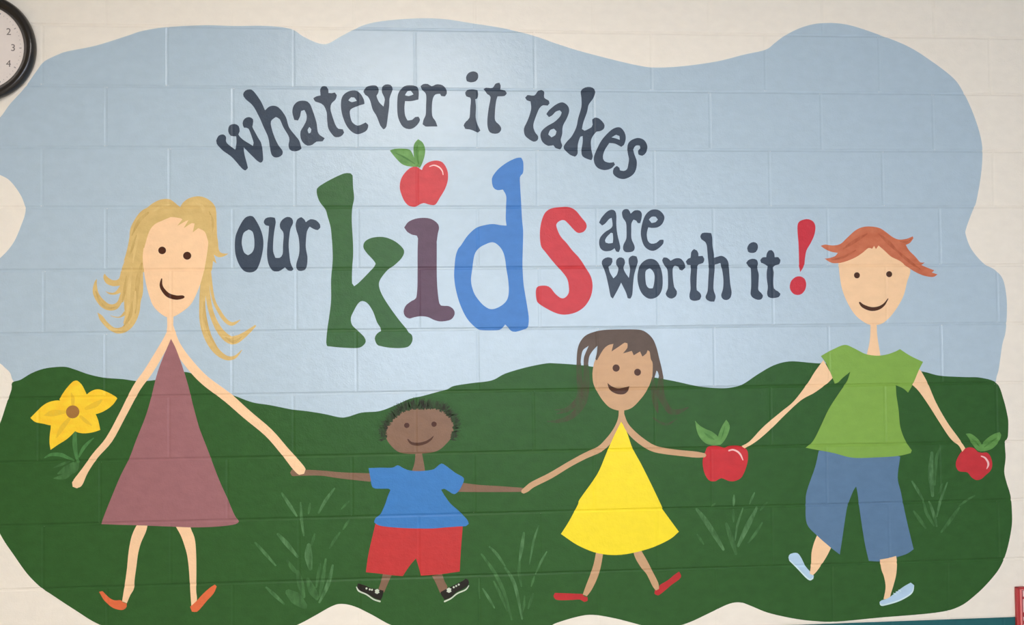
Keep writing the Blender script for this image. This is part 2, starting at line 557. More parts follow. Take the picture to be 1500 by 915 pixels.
tuft('light green grass tuft painted below the joined hands of purple dress and blue shirt', (440, 885), 'e7',
     [('230,140 280,215 325,285', 18), ('565,110 510,185 465,265', 18), ('350,200 355,300 370,410', 15), ('205,400 260,460 330,545', 24),
      ('60,455 120,520 190,600', 16), ('130,740 185,790 245,845', 18), ('402,470 400,540 412,620', 40), ('555,600 525,720 470,835', 22)],
     [('265,570 300,620 335,655', 22), ('450,740 462,660 475,590', 16), ('600,390 565,440 535,490', 16), ('660,310 620,370', 14),
      ('270,770 320,810 375,860', 60), ('395,690 425,760 455,810', 40), ('660,190 610,240', 12), ('410,205 400,270', 14),
      ('330,640 350,720 370,800', 34), ('440,400 420,470', 14), ('510,560 490,700 470,800', 20)])
tuft('light green grass tuft painted between the black sneakers and the red slippers', (765, 908), 'e8',
     [('205,280 265,340 330,435', 20), ('485,165 468,280 450,390', 26), ('330,450 385,530 425,640 470,865', 24), ('150,620 195,690 245,775', 18),
      ('670,320 625,400 580,500', 16), ('605,110 565,230 530,420', 15)],
     [('140,340 240,480 320,640 385,870', 24), ('450,390 445,480 465,600', 22), ('490,680 485,760 465,830', 16), ('120,540 122,620 127,700', 12),
      ('560,660 520,780', 20), ('570,520 545,600', 16), ('240,560 300,680 350,800', 20)])
tuft('light green grass tuft painted under the larger red apple', (1076, 812), 'g3',
     [('145,320 230,430 340,600 420,735', 46), ('530,175 528,230 525,285', 24), ('740,150 715,205 690,265', 20), ('620,310 565,480 540,640', 20),
      ('765,305 670,490 570,700', 46)],
     [('820,460 750,570 675,665', 26), ('450,470 500,620 550,780', 46), ('150,580 215,680', 22), ('870,250 800,330', 22), ('300,290 335,262', 18),
      ('520,320 525,450', 22)])
tuft('light green grass tuft painted between the blue trousers and the smaller apple', (1376, 780), 'g4',
     [('372,130 362,300 378,490', 42), ('500,380 440,545 412,665', 20), ('350,540 385,640 412,745', 24), ('205,370 250,440 300,530', 22)],
     [('445,85 410,180 395,400', 24), ('600,590 530,690 450,795', 28), ('730,490 670,525 600,575', 18), ('300,540 330,640 390,740', 24),
      ('460,390 430,470', 18), ('220,620 320,760', 26)])

# ------------------------------------------------------------------ lettering
m_navy = paint('slate_letter_paint', (64, 76, 91), 0.36, 0.08, spec=0.24, lit=1.22)
m_kgreen = paint('k_green_paint', (66, 108, 62), 0.37, 0.08, lit=1.3)
m_plum = paint('plum_letter_paint', (108, 83, 101), 0.37, 0.06, lit=1.35)
m_blue = paint('letter_blue_paint', (80, 138, 210), 0.37, 0.05, lit=1.33)
m_red = paint('letter_red_paint', (216, 70, 76), 0.37, 0.05, lit=1.3)

WORDS = [
    ('slate word "whatever" painted first in the arched line', (490, 250), [
        ['c1 90,625 110,585 145,575 168,595 172,640 240,695 250,640 248,590 205,585 185,550 195,505 235,492 268,510 275,550 265,575 300,615 380,665 385,640 345,530 310,522 298,485 315,450 350,438 380,455 380,490 375,515 420,600 448,655 460,775 440,797 410,780 305,675 315,740 340,840 322,858 295,845 215,755 140,700 95,650'],
        ['c1 302,260 320,230 355,220 385,235 440,310 475,385 510,355 555,350 595,375 640,440 665,520 715,585 745,625 762,685 745,700 705,708 670,695 660,660 665,600 620,520 590,455 560,438 530,460 520,490 540,570 575,650 615,710 600,745 560,757 530,740 515,690 500,600 465,520 430,440 380,350 320,295'],
        ['c1 690,400 700,350 735,315 790,310 825,330 850,385 880,480 895,565 945,605 930,628 880,632 850,655 810,663 775,640 755,600 755,550 775,515 800,465 802,420 785,382 760,390 752,430 735,465 705,460', 'c1 810,540 825,516 840,535 835,560 820,567'],
        ['c1 855,290 880,275 912,268 910,215 930,195 960,198 973,220 975,248 1000,250 1025,245 1040,265 1030,300 1000,330 990,370 1005,430 1030,500 1053,530 1088,535 1098,560 1073,590 1033,597 1008,580 975,530 965,470 960,400 935,345 900,325 870,315'],
        ['c2 105,320 120,270 160,238 215,228 255,250 285,300 290,335 240,350 180,380 178,430 195,480 235,505 270,495 300,480 320,500 310,540 270,565 225,572 180,545 140,490 110,400', 'c2 163,306 185,282 210,284 229,310 190,321'],
        ['c2 282,240 300,205 340,190 385,192 402,220 398,250 385,270 405,320 440,355 450,300 440,270 428,245 428,205 455,182 495,185 512,215 500,255 488,290 485,350 475,430 462,515 440,535 415,505 385,430 355,380 335,310 315,275 295,262'],
        ['c2 550,290 565,235 605,195 660,188 705,200 718,240 715,300 660,312 610,312 605,370 612,430 630,465 665,460 690,438 715,435 728,460 710,495 675,525 640,533 600,520 570,480 550,410', 'c2 609,266 630,234 655,231 676,260 640,273'],
        ['c2 732,195 755,178 790,178 820,195 860,180 905,188 935,220 938,255 925,275 895,272 885,255 850,260 830,290 822,350 825,430 850,470 865,512 820,512 770,512 748,495 755,460 772,420 775,350 775,260 745,225'],
    ]),
    ('slate word "it" painted between "whatever" and "takes"', (705, 200), [
        ['c3 115,245 130,225 170,218 212,225 218,260 210,292 195,298 200,360 198,440 210,490 235,545 215,560 180,545 150,535 115,530 103,505 120,475 148,445 155,370 160,300 155,285 125,275'],
        ['c3 260,215 280,207 330,208 355,175 385,168 395,190 392,220 430,228 443,250 425,272 370,275 358,320 350,400 352,465 385,500 400,530 385,560 350,570 310,558 293,520 290,460 300,370 315,280 290,258'],
    ]),
    ('slate word "takes" painted last in the arched line', (860, 262), [
        ['c3 588,285 605,265 660,268 690,230 715,223 738,240 738,285 775,310 780,330 765,348 730,345 700,370 670,440 652,505 665,555 690,590 685,620 655,632 615,610 585,580 578,530 600,480 620,430 635,370 630,315 600,305'],
        ['c3 755,415 775,385 830,340 880,322 920,345 935,385 920,440 885,510 880,570 868,620 880,665 865,692 825,680 810,660 770,665 725,635 708,585 720,545 760,510 820,475 865,430 875,400 860,385 830,395 800,425 775,438', 'c3 770,575 785,540 815,530 835,550 825,580 795,598'],
        ['c4 380,130 400,105 435,93 475,100 495,130 480,180 455,215 440,240 430,290 400,375 390,425 410,438 465,410 475,390 470,350 490,335 520,340 550,365 568,395 560,425 530,442 505,445 470,490 460,530 465,590 475,640 465,670 430,660 395,640 385,600 395,530 395,480 378,485 358,545 355,620 335,642 300,630 260,595 245,565 270,525 310,480 345,410 360,340 385,250 385,180'],
        ['c4 500,600 540,520 590,460 640,420 690,412 725,450 735,500 720,550 700,565 650,540 605,535 570,590 555,640 565,675 605,690 640,685 650,705 620,735 570,748 520,735 490,700 483,650', 'c4 623,491 660,470 685,480 688,510 655,498'],
        ['c4 750,550 775,515 830,495 880,512 905,560 895,610 865,635 835,625 832,595 850,575 845,555 815,555 795,585 805,630 822,680 815,745 785,790 725,818 670,808 635,775 640,735 665,715 685,730 690,750 720,755 745,740 755,700 760,660 750,610'],
    ]),
    ('slate word "our" painted left of the big green k', (405, 398), [
        ['c6 77,330 95,260 140,175 175,145 215,143 245,180 280,250 300,330 295,420 265,530 225,580 160,580 115,535 80,440', 'c6 130,340 145,275 185,248 215,265 228,320 228,390 210,430 180,450 150,430 135,385'],
        ['c6 303,190 318,160 355,150 390,155 398,190 385,270 378,350 378,420 395,470 430,470 452,440 455,370 460,300 455,265 435,240 430,205 450,170 490,148 525,160 535,195 515,240 505,300 500,370 505,440 515,510 537,560 525,573 495,570 470,545 450,560 420,577 375,572 345,530 330,460 332,370 340,290 345,220 320,215'],
        ['c6 555,205 570,165 600,150 625,170 635,190 670,167 715,175 745,205 748,235 730,252 700,245 665,225 645,260 637,320 635,390 648,470 640,545 615,570 580,572 560,550 562,510 580,450 585,390 578,310 560,250'],
    ]),
    ('slate word "are" painted right of the big red s', (925, 369), [
        ['d5 100,205 120,165 165,115 205,97 235,110 245,150 245,230 255,310 272,380 278,420 265,452 245,448 230,420 200,440 150,445 115,425 100,380 110,330 150,285 190,260 212,235 210,190 205,165 185,175 150,215 125,230', 'd5 150,355 165,325 200,290 215,295 218,340 215,375 180,380 155,372'],
        ['d5 292,120 310,95 345,95 365,130 400,103 440,105 458,130 455,175 445,210 425,210 412,190 390,180 372,210 370,270 372,340 395,395 398,425 380,448 325,453 302,430 305,390 328,340 330,270 325,205 300,165'],
        ['d5 450,280 465,200 490,140 535,100 590,97 630,125 648,165 630,215 590,245 540,250 512,245 500,300 510,360 540,382 580,375 610,350 640,350 638,380 600,420 555,442 510,430 475,395 455,335', 'd5 518,181 540,157 575,157 593,180 575,201 540,209'],
    ]),
    ('slate word "worth" painted under the word "are"', (975, 440), [
        ['d5 122,545 135,512 175,495 210,505 212,535 200,560 180,575 190,620 220,672 250,640 262,585 245,560 245,520 270,497 305,505 318,540 305,585 320,625 350,668 358,620 360,580 350,550 350,505 380,482 415,490 425,530 412,580 395,640 385,720 378,810 362,842 340,838 325,790 285,708 255,770 215,842 198,825 180,740 160,650 140,590'],
        ['d5 422,650 440,570 480,525 530,508 580,525 615,580 632,660 630,750 605,810 560,840 510,840 460,800 430,730', 'd5 487,640 495,605 525,588 550,610 565,650 560,720 550,755 520,755 495,725'],
        ['d5 628,520 640,498 670,500 700,525 740,505 785,508 815,545 825,580 795,607 775,600 765,575 735,565 718,590 718,660 730,745 752,780 745,820 710,842 675,830 658,800 675,760 678,690 672,600 645,560'],
        ['d6 30,475 50,450 75,440 82,385 108,357 135,370 150,400 150,425 190,422 207,450 195,490 150,505 140,540 135,620 132,720 135,750 165,775 178,810 165,840 110,853 70,835 65,790 75,740 72,640 78,560 75,510 45,508'],
        ['d6 168,240 185,205 230,200 272,205 283,250 285,320 300,410 300,440 340,428 375,422 415,445 438,490 445,570 455,690 468,770 455,825 420,845 385,835 368,800 385,740 390,660 380,570 360,490 330,500 308,505 305,560 298,640 295,740 315,810 302,860 270,860 235,845 218,815 238,760 245,650 250,540 240,430 230,320 210,285 180,265'],
    ]),
    ('slate word "it" painted beside the red exclamation mark', (1118, 440), [
        ['d6 607,490 625,465 665,450 705,458 720,490 715,545 728,600 725,690 725,750 750,775 768,800 755,835 720,843 675,825 650,790 655,720 655,620 650,540 630,520'],
        ['d6 742,465 765,437 800,435 805,400 825,370 850,367 875,395 880,435 915,435 935,460 925,500 890,512 865,535 872,580 868,660 875,735 910,760 935,785 920,815 860,827 820,815 808,780 815,720 805,640 805,570 815,520 770,495 750,488'],
    ]),
]
DOTS = {1: 'c3 122,125 140,92 180,78 212,92 218,125 200,155 160,165 128,155', 6: 'd6 617,350 635,310 675,290 712,305 720,345 700,385 660,395 625,382'}
for i, (label, base, letters) in enumerate(WORDS):
    t = Thing('painted_word', label, 'lettering', base, 'slate words of the slogan')
    for k, lt in enumerate(letters):
        o = t.part('letter', [LP(s) for s in lt], m_navy, 3)
        if i in DOTS and k == 0:
            t.part('letter_dot', LP(DOTS[i]), m_navy, 3, o)

t = Thing('painted_word', 'large word "kids" in green, plum, blue and red letters', 'lettering', (665, 508))
t.part('letter', LP('d1 75,480 90,450 180,395 290,345 345,345 358,360 362,450 370,540 355,620 352,720 358,830 d2 342,100 342,180 335,270 335,380 350,402 385,375 440,320 500,255 510,235 490,205 440,150 418,110 430,70 480,42 560,35 630,55 690,95 722,140 705,190 650,245 600,280 545,350 535,400 560,470 620,565 690,660 740,720 755,745 780,765 783,810 755,850 700,862 620,860 550,848 520,835 503,790 520,755 550,735 545,710 520,670 490,590 450,530 410,512 380,530 345,590 325,640 335,690 380,735 425,780 436,815 415,845 370,862 250,858 150,848 142,820 150,720 165,620 178,500 178,350 190,200 185,60 d1 195,870 185,770 160,680 145,630 100,570 80,520'), m_kgreen, 3, label='dark green letter k')
t.part('letter', LP('d1 765,770 800,725 870,698 960,698 1020,730 1040,770 1030,820 1020,900 d2 965,60 965,150 965,300 970,420 985,530 1010,547 1055,550 1090,575 1098,610 1070,650 1000,664 950,655 900,632 850,625 800,632 760,642 730,625 718,590 735,545 780,510 810,490 820,420 822,300 822,150 825,50 d1 875,860 865,835 830,828 790,805'), m_plum, 3, label='plum letter i without its dot')
t.part('letter', [LP('d3 483,270 490,230 540,165 620,105 700,68 740,65 758,100 760,180 750,210 730,235 732,320 740,450 748,600 758,720 d4 755,80 752,230 760,380 775,480 795,600 808,700 798,775 760,795 690,815 650,805 625,775 600,750 580,775 550,798 480,802 400,800 350,785 270,705 210,590 170,460 152,340 155,240 165,150 185,90 d3 215,830 270,750 340,685 410,660 490,648 560,658 612,662 605,600 608,480 608,400 580,345 530,350 495,325'),
                  LP('d4 300,370 310,270 330,140 370,80 430,45 490,28 540,55 580,110 600,180 610,260 625,350 632,450 620,525 580,575 520,608 470,615 420,590 370,540 325,470')], m_blue, 3, label='blue letter d')
t.part('letter', LP('d3 905,740 915,640 950,550 1010,510 1100,498 1165,500 1220,530 1270,590 1310,640 1315,680 1290,715 1245,727 1210,705 1160,650 1120,615 1080,620 1050,650 1060,700 1090,760 d4 1140,35 1190,100 1250,165 1310,255 1355,335 1368,420 1350,510 1300,590 1230,640 1150,662 1080,660 1000,630 900,570 875,530 870,450 890,415 960,410 1000,430 1040,480 1090,518 1125,515 1155,480 1160,430 1145,350 1090,275 1030,210 950,110 915,60'), m_red, 3, label='red letter s')

m_bang = paint('exclamation_red_paint', (200, 58, 68), 0.37, 0.06, lit=1.08)
t = Thing('painted_exclamation_mark', 'red painted exclamation mark at the end of the slogan', 'lettering', (1169, 432))
t.part('stroke', LP('d6 1100,130 1115,95 1160,75 1205,72 1250,95 1270,145 1260,220 1225,300 1185,370 1170,450 1162,515 1125,578 1115,520 1113,420 1108,300 1100,200'), m_bang, 3)
t.part('dot', LP('d6 1025,710 1040,660 1080,625 1125,618 1165,640 1182,690 1172,745 1140,785 1100,797 1060,785 1032,750'), m_bang, 3)

# ------------------------------------------------------------------ painted apples
m_leaf = paint('apple_leaf_paint', (92, 140, 72), 0.37, 0.1, streak=(114, 164, 88))
m_leafd = paint('leaf_vein_paint', (70, 118, 56), 0.45, over=albedo((98, 146, 76), 1.1), cover=0.6)
m_shine = paint('apple_gloss_paint', (248, 200, 196), 0.37, 0.04)
m_app = paint('apple_red_paint', (205, 56, 60), 0.37, 0.07)
m_app2 = paint('apple_dark_red_paint', (184, 56, 60), 0.37, 0.07, lit=0.92)
m_app0 = paint('apple_bright_red_paint', (216, 74, 78), 0.37, 0.07, lit=1.25)


def apple(label, base, body, leaves, veins, shine, mat):
    t = Thing('painted_apple', label, 'painted apple', base, 'painted red apples')
    t.part('fruit', LP(body), mat, 6)
    for lf, vn in zip(leaves, veins):
        o = t.part('leaf', LP(lf), m_leaf, 7)
        t.part('leaf_vein', ST(vn), m_leafd, 8, o)
    t.part('highlight', ST(shine), m_shine, 7)


apple('red painted apple dotting the plum letter i', (618, 303),
      'd1 730,450 740,390 770,340 815,300 860,290 890,310 905,318 920,285 960,255 1020,243 1070,260 1105,320 1110,390 1090,460 1050,530 1010,590 965,590 920,578 885,590 850,607 800,597 765,560 740,500',
      ['d1 652,165 690,150 760,148 810,158 835,200 850,240 880,292 820,290 755,275 700,225', 'd1 838,150 848,105 875,75 910,100 930,150 925,210 905,270 890,300 865,285 845,235'],
      ['d1 700,185,6 770,220,14 850,270,6', 'd1 870,120,6 862,190,16 880,270,6'],
      'd1 965,290,6 1000,280,10 1040,295,11 1065,325,10 1072,355,6', m_app0)
apple('larger red painted apple held between yellow dress and green shirt', (1062, 705),
      'g1 222,580 235,520 255,460 280,415 340,400 410,408 470,425 510,405 590,398 660,410 715,445 730,510 720,600 690,690 650,760 580,795 520,795 470,775 430,762 400,775 370,795 310,795 270,760 235,680',
      ['g1 137,120 190,175 260,215 330,245 385,290 415,340 410,390 340,395 260,375 200,320 160,240', 'g1 485,110 515,150 525,200 500,280 460,350 420,390 400,390 390,330 405,260 440,180'],
      ['g1 240,255,10 300,300,30 350,330,8', 'g1 470,180,6 450,260,14 425,330,6'],
      'g1 515,455,16 560,445,18 610,465,20 645,500,20 672,560,10', m_app)
apple('smaller dark red painted apple at the hand beside the mural edge', (1430, 703),
      'g2 165,590 175,530 210,460 260,400 330,372 390,385 430,425 490,440 540,435 580,470 605,540 608,600 585,660 530,710 480,755 420,772 360,740 310,680 270,672 210,665 180,635',
      ['g2 287,210 340,205 400,240 450,290 480,340 470,420 430,410 370,340 330,270', 'g2 490,335 540,270 620,215 700,188 718,220 690,300 620,380 540,415 460,425 450,380'],
      ['g2 360,270,8 410,310,26 450,360,8', 'g2 660,260,8 590,310,26 510,370,8'],
      'g2 475,480,14 520,500,22 555,550,26 560,590,24 542,632,10', m_app2)

# ------------------------------------------------------------------ painted daffodil
m_pet = paint('petal_yellow_paint', (248, 208, 60), 0.37, 0.05, streak=(242, 192, 54), lit=1)
m_petd = paint('petal_shade_paint', (240, 188, 40), 0.45, lit=1.0, over=PETAL_A, cover=0.34)
m_core = paint('flower_core_paint', (158, 112, 62), 0.45, 0.06, lit=1)
m_stem = paint('flower_stem_paint', (84, 136, 78), 0.45, lit=1.05, over=HILL_A, cover=0.75)
t = Thing('painted_flower', 'yellow five-petal flower painted beside the purple dress figure', 'painted flower', (110, 705))
for s, sh in (('e6 290,225 340,150 395,92 425,88 455,115 480,160 495,195 440,280 390,320 320,270', 'e6 380,180,8 390,220,26 392,270,20'),
          ('e6 495,190 540,160 585,152 640,170 690,195 722,220 690,265 640,305 570,335 480,340 390,320 440,250', 'e6 610,230,8 560,265,40 490,295,24'),
          ('e6 560,335 580,385 595,455 540,472 470,480 410,465 380,420 390,320 470,320', 'e6 530,420,8 490,390,26 450,355,20'),
          ('e6 410,462 350,520 280,565 225,603 217,540 225,450 245,390 390,320 400,400', 'e6 270,510,8 310,440,36 365,370,22'),
          ('e6 290,235 220,245 160,280 75,365 110,395 170,408 240,418 320,370 390,320 330,260', 'e6 180,345,8 240,330,46 330,320,24')):
    o = t.part('petal', LP(s, 50), m_pet, 5)
    t.part('petal_shade', ST(sh), m_petd, 6, o)
t.part('flower_centre', circle('e6', 390, 320, 47), m_core, 7)
t.part('stem', ST('e6 405,470,24 405,560,32 415,640,24 428,690,18'), m_stem, 4)
t.part('leaf', ST('e6 435,655,12 470,590,24 510,545,18 545,515,5'), m_stem, 4)
t.part('leaf', ST('e6 180,662,6 230,638,22 300,640,28 350,660,22 395,680,12'), m_stem, 4)
for s in ('e6 430,690,20 400,740,60 370,780,20', 'e6 395,700,16 340,750,50 280,780,10', 'e6 390,760,12 330,800,40 250,815,8', 'e6 360,690,10 310,710,20 250,735,6'):
    t.part('brush_mark', ST(s), m_blade2, 3)

# ------------------------------------------------------------------ painted people
m_fair = paint('fair_skin_paint', (250, 208, 164), 0.37, 0.03, lit=1.1)
m_dark = paint('brown_skin_paint', (145, 112, 90), 0.37, 0.05, lit=1.3)
m_tan = paint('tan_skin_paint', (218, 174, 132), 0.37, 0.04, lit=1.28)
m_feat = paint('dark_brown_feature_paint', (80, 46, 28), 0.37, 0.06)
m_feat2 = paint('deep_brown_feature_paint', (84, 54, 38), 0.37, 0.06)

# --- figure in the purple dress
m_blond = paint('blond_hair_paint', (208, 176, 112), 0.45, 0.08, streak=(220, 188, 122), lit=1.08)
m_blondd = paint('blond_dark_streak', (182, 150, 84), 0.45, lit=1.08, over=albedo((212, 180, 116), 1.08), cover=0.38)
m_blondl = paint('blond_light_streak', (232, 204, 138), 0.45, lit=1.08, over=albedo((212, 180, 116), 1.08), cover=0.38)
m_purple = paint('purple_dress_paint', (160, 110, 112), 0.37, 0.05, lit=1.12)
m_orange = paint('orange_shoe_paint', (226, 112, 72), 0.37, 0.06, lit=1.1)
t = Thing('painted_person', 'painted person in a purple dress with long blond hair and orange shoes', 'painted person', (245, 897))
hair = t.part('hair', LP('e1 5,860 40,740 70,600 85,480 140,370 200,295 270,250 340,200 420,165 500,160 545,180 600,225 630,248 660,200 720,155 800,132 870,135 940,165 1000,220 1025,290 1030,400 1035,560 1045,620 1055,720 1090,755 1160,760 1110,790 1050,800 1000,770 1030,870 990,840 985,900 d8 1010,110 990,190 960,270 925,260 940,100 700,60 480,100 480,250 462,330 450,420 410,510 350,565 280,580 220,555 180,520 140,470 122,415 160,440 200,490 260,535 325,520 345,450 335,400 330,310 280,385 215,400 150,370 100,300 85,240 100,175 118,152 118,200 130,260 165,310 220,350 275,335 305,260 260,275 215,272 180,245 215,258 260,255 300,205 240,208 190,185 168,140 178,110 205,140 245,162 290,150 310,80 340,0', 70), m_blond, 3)
for s in ('d8 955,150,44 945,330,46 950,480,50 985,600,56 1050,710,50 1130,770,36 1200,765,24 1255,710,5',
          'd8 975,150,40 1000,350,36 1040,480,40 1100,580,52 1180,635,62 1260,600,46 1360,520,14',
          'd8 1000,90,26 1030,300,22 1080,410,28 1130,480,30 1180,505,28 1240,475,6',
          'd8 340,420,30 300,450,10 260,450,7 225,440,4'):
    t.part('hair_strand', ST(s), m_blond, 3, hair)
for s in ('e1 480,295,6 560,285,20 640,290,18 720,300,8', 'e1 100,560,10 180,400,40 280,310,20', 'e1 70,800,10 120,650,30 150,560,10', 'd8 470,30,14 440,160,34 430,300,24 420,420,10',
          'd8 350,130,8 335,240,24 320,330,12', 'd8 960,330,10 968,450,22 1000,580,20 1060,690,10', 'd8 1130,610,8 1190,645,26 1250,610,8', 'd8 330,520,10 380,440,26 395,330,10',
          'e1 860,330,8 760,350,30 700,400,10', 'e1 950,300,10 990,420,30 970,560,14', 'd8 110,250,8 150,340,20 210,380,16 280,370,6'):
    t.part('hair_streak', ST(s), m_blondd, 4, hair)
for s in ('e1 110,860,8 140,680,26 180,520,16 260,420,8', 'd8 390,60,10 370,220,26 360,380,20 330,500,10', 'e1 300,330,8 400,250,30 520,220,10', 'e1 800,200,8 880,260,40 900,380,14',
          'd8 940,330,8 938,440,14 955,560,8', 'd8 1100,600,6 1170,610,14 1240,590,6', 'd8 170,490,6 230,545,20 310,555,8', 'd8 420,250,10 410,380,24 370,500,10'):
    t.part('hair_streak', ST(s), m_blondl, 4, hair)
t.part('arm', ST('t4 748,470,27 748,520,25 742,560,30 705,630,35 650,720,36 600,790,34 540,905,30 480,1015,30 420,1085,27 375,1150,29 345,1200,42 336,1210,38'), m_fair, 6)
t.part('arm', ST('t4 752,520,22 775,600,34 830,680,38 900,755,40 1000,830,42 1085,905,40 1180,985,38 1250,1065,38 1300,1125,44 1322,1150,42'), m_fair, 6)
face = t.part('face', LP('t4 628,230 632,170 640,120 680,70 740,40 800,45 840,55 870,70 905,110 915,150 905,230 890,300 870,360 840,420 800,455 765,475 740,480 710,465 675,430 655,380 640,320'), m_fair, 7)
t.part('eye', circle('e1', 433, 725, 41), m_feat, 9, face)
t.part('eye', circle('e1', 708, 783, 43), m_feat, 9, face)
t.part('mouth', ST('d8 627,152,9 622,200,22 640,240,28 680,280,34 740,298,34 788,294,27 797,293,20'), m_feat, 9, face)
t.part('fringe', LP('e1 235,700 290,520 350,440 430,400 500,370 560,350 615,360 655,385 600,455 690,405 722,392 670,480 760,425 790,430 770,525 830,480 900,520 930,600 945,660 975,600 970,340 700,270 400,280 230,380 170,520 190,680', 50), m_blond, 8, hair)
t.part('dress', LP('t4 752,573 775,620 800,690 825,770 845,850 862,915 t6 880,60 915,150 960,270 1000,360 1030,430 1050,460 1035,472 960,482 850,486 740,482 640,478 540,475 445,472 460,430 490,355 530,260 570,180 600,100 640,0 t4 665,830 690,730 715,660'), m_purple, 7)
t.part('leg', LP('g8 410,95 495,95 480,160 440,250 415,340 400,450 385,560 378,640 350,690 320,760 280,745 300,620 320,480 335,330 355,220 380,150'), m_fair, 6)
t.part('leg', LP('g8 722,105 830,105 865,160 890,230 900,350 902,500 900,650 905,740 860,785 850,640 840,480 825,360 800,270 770,190'), m_fair, 6)
t.part('shoe', LP('g8 88,665 115,660 160,705 210,735 270,735 285,752 318,762 318,790 290,815 240,812 190,790 130,735'), m_orange, 7)
t.part('shoe', LP('g8 1055,605 1072,620 1045,680 990,740 940,800 905,832 865,830 850,790 905,740 950,690 1010,635'), m_orange, 7)

# --- figure in the blue shirt
m_shirtb = paint('blue_shirt_paint', (72, 136, 204), 0.37, 0.04, lit=1.3)
m_short = paint('red_shorts_paint', (210, 66, 64), 0.37, 0.05, lit=1.28)
m_curl = paint('black_curl_brush', (56, 54, 44), 0.5, lit=1.3, over=HILL_A, cover=0.7)
m_blackshoe = paint('black_shoe_paint', (44, 40, 34), 0.37, 0.08)
m_white = paint('white_trim_paint', (214, 222, 200), 0.37, 0.05)
t = Thing('painted_person', 'painted person in a blue shirt and red shorts with short curly hair', 'painted person', (608, 882))
FACE2 = pts('e2 333,470 350,410 400,350 470,280 550,230 640,210 740,208 850,205 940,225 1010,270 1060,320 1085,390 1080,460 1050,540 1000,600 940,655 860,690 740,705 620,710 520,700 450,670 390,610 350,550')
t.part('neck', LP('f4 815,20 885,20 905,130 920,225 775,225 805,130'), m_dark, 5)
t.part('arm', ST('px 430,692,10 440,692,9 470,692.5,7.5 500,696,9 542,699,12'), m_dark, 4)
t.part('arm', ST('px 672,713,14 700,715,10.5 733,716,8.5 764,717,6'), m_dark, 4)
curls = []
cz = wall_pt(520 + 700 / 7.5, 570 + 470 / 7.5)
outline = smooth_loop(FACE2)
for k, (x, z) in enumerate(outline):
    dx, dz = x - cz[0], z - cz[1]
    if dz < -0.018:
        continue
    L = math.hypot(dx, dz)
    for q in range(10):
        a = math.atan2(dz, dx) + random.uniform(-0.1, 0.1)
        topness = max(0, math.sin(a))
        s = random.uniform(-0.004, 0.005); e = random.uniform(0.008, 0.022) + 0.011 * topness
        tw = random.uniform(-0.35, 0.35)
        p0 = (cz[0] + math.cos(a) * (L + s), cz[1] + math.sin(a) * (L + s))
        p1 = (p0[0] + math.cos(a + tw) * e, p0[1] + math.sin(a + tw) * e)
        pm = ((p0[0] + p1[0]) / 2, (p0[1] + p1[1]) / 2)
        w = random.uniform(0.002, 0.0035)
        curls.append([(p0[0], p0[1], w), (pm[0], pm[1], w), (p1[0], p1[1], w * 0.4)])
bm = bmesh.new()
for k, cu in enumerate(curls):
    lp = stroke_loop(cu, 2)
    y = -COAT * (5 + 0.9 * (k % 9) / 9)
    vs = [bm.verts.new((x, groove(x, z) + y, z)) for x, z in lp]
    f = bm.faces.new(vs)
    f.normal_update()
    if f.normal.y > 0:
        f.normal_flip()
hr = obj_bm('hair', bm, m_curl, t.root, t.loc)
face = t.part('face', smooth_loop(FACE2), m_dark, 4)
t.part('eye', circle('e2', 569, 395, 29), m_feat, 7, face)
t.part('eye', circle('e2', 868, 382, 29), m_feat, 7, face)
t.part('mouth', ST('e2 582,550,14 620,590,28 690,602,34 770,585,30 830,550,22 860,515,8'), m_feat2, 7, face)
t.part('shirt', LP('f4 300,190 420,185 560,185 620,158 680,190 750,215 850,222 960,215 1020,200 1055,170 1100,140 1150,165 1250,240 1330,285 1348,320 1320,390 1290,440 1240,475 1190,450 1130,415 1095,425 1140,500 1200,580 1280,650 1340,710 1385,760 1400,800 1370,825 1280,830 1150,840 1000,852 850,852 700,848 550,838 420,820 360,785 375,740 430,695 480,590 510,500 540,430 520,415 370,412 335,380 320,300'), m_shirtb, 7)
t.part('leg', LP('e5 385,60 490,65 450,150 420,220 395,280 330,250 360,160'), m_dark, 4)
t.part('leg', LP('e5 920,100 1030,75 1060,160 1090,220 1060,280 1010,285 960,170'), m_dark, 4)
t.part('shorts', LP('t7 150,470 120,600 108,683 160,688 215,695 270,700 300,655 328,622 340,660 350,698 430,692 520,680 525,590 535,465 440,460 340,465 240,465'), m_short, 6)
for body, sole, lace, dots in (
        ('e5 105,180 180,200 260,235 330,245 390,260 375,330 355,365 290,340 220,300 140,275 100,230', 'e5 92,220,10 120,265,16 200,300,14 280,355,14 350,378,17', (318, 268, 30), ((202, 235), (238, 246), (262, 250))),
        ('e5 1290,125 1320,140 1322,195 1260,240 1190,275 1130,330 1060,360 1020,300 1015,275 1070,245 1130,215 1200,180 1270,145', 'e5 1325,205,8 1290,250,14 1200,290,14 1130,345,14 1060,378,17', (1108, 255, 32), ((1160, 222), (1187, 208), (1215, 193)))):
    s = t.part('shoe', LP(body), m_blackshoe, 5)
    t.part('sole', ST(sole), m_white, 6, s)
    lc = circle('e5', lace[0], lace[1], lace[2], 12)
    c0 = (sum(q[0] for q in lc) / 12, sum(q[1] for q in lc) / 12)
    lc = [(c0[0] + (q[0] - c0[0]) * (1 if i % 3 else 0.62), c0[1] + (q[1] - c0[1]) * (0.9 if i % 2 else 0.72)) for i, q in enumerate(lc)]
    t.part('lace', lc, m_white, 6, s)
    for dx, dy in dots:
        t.part('lace', circle('e5', dx, dy, 11, 8), m_white, 6, s)

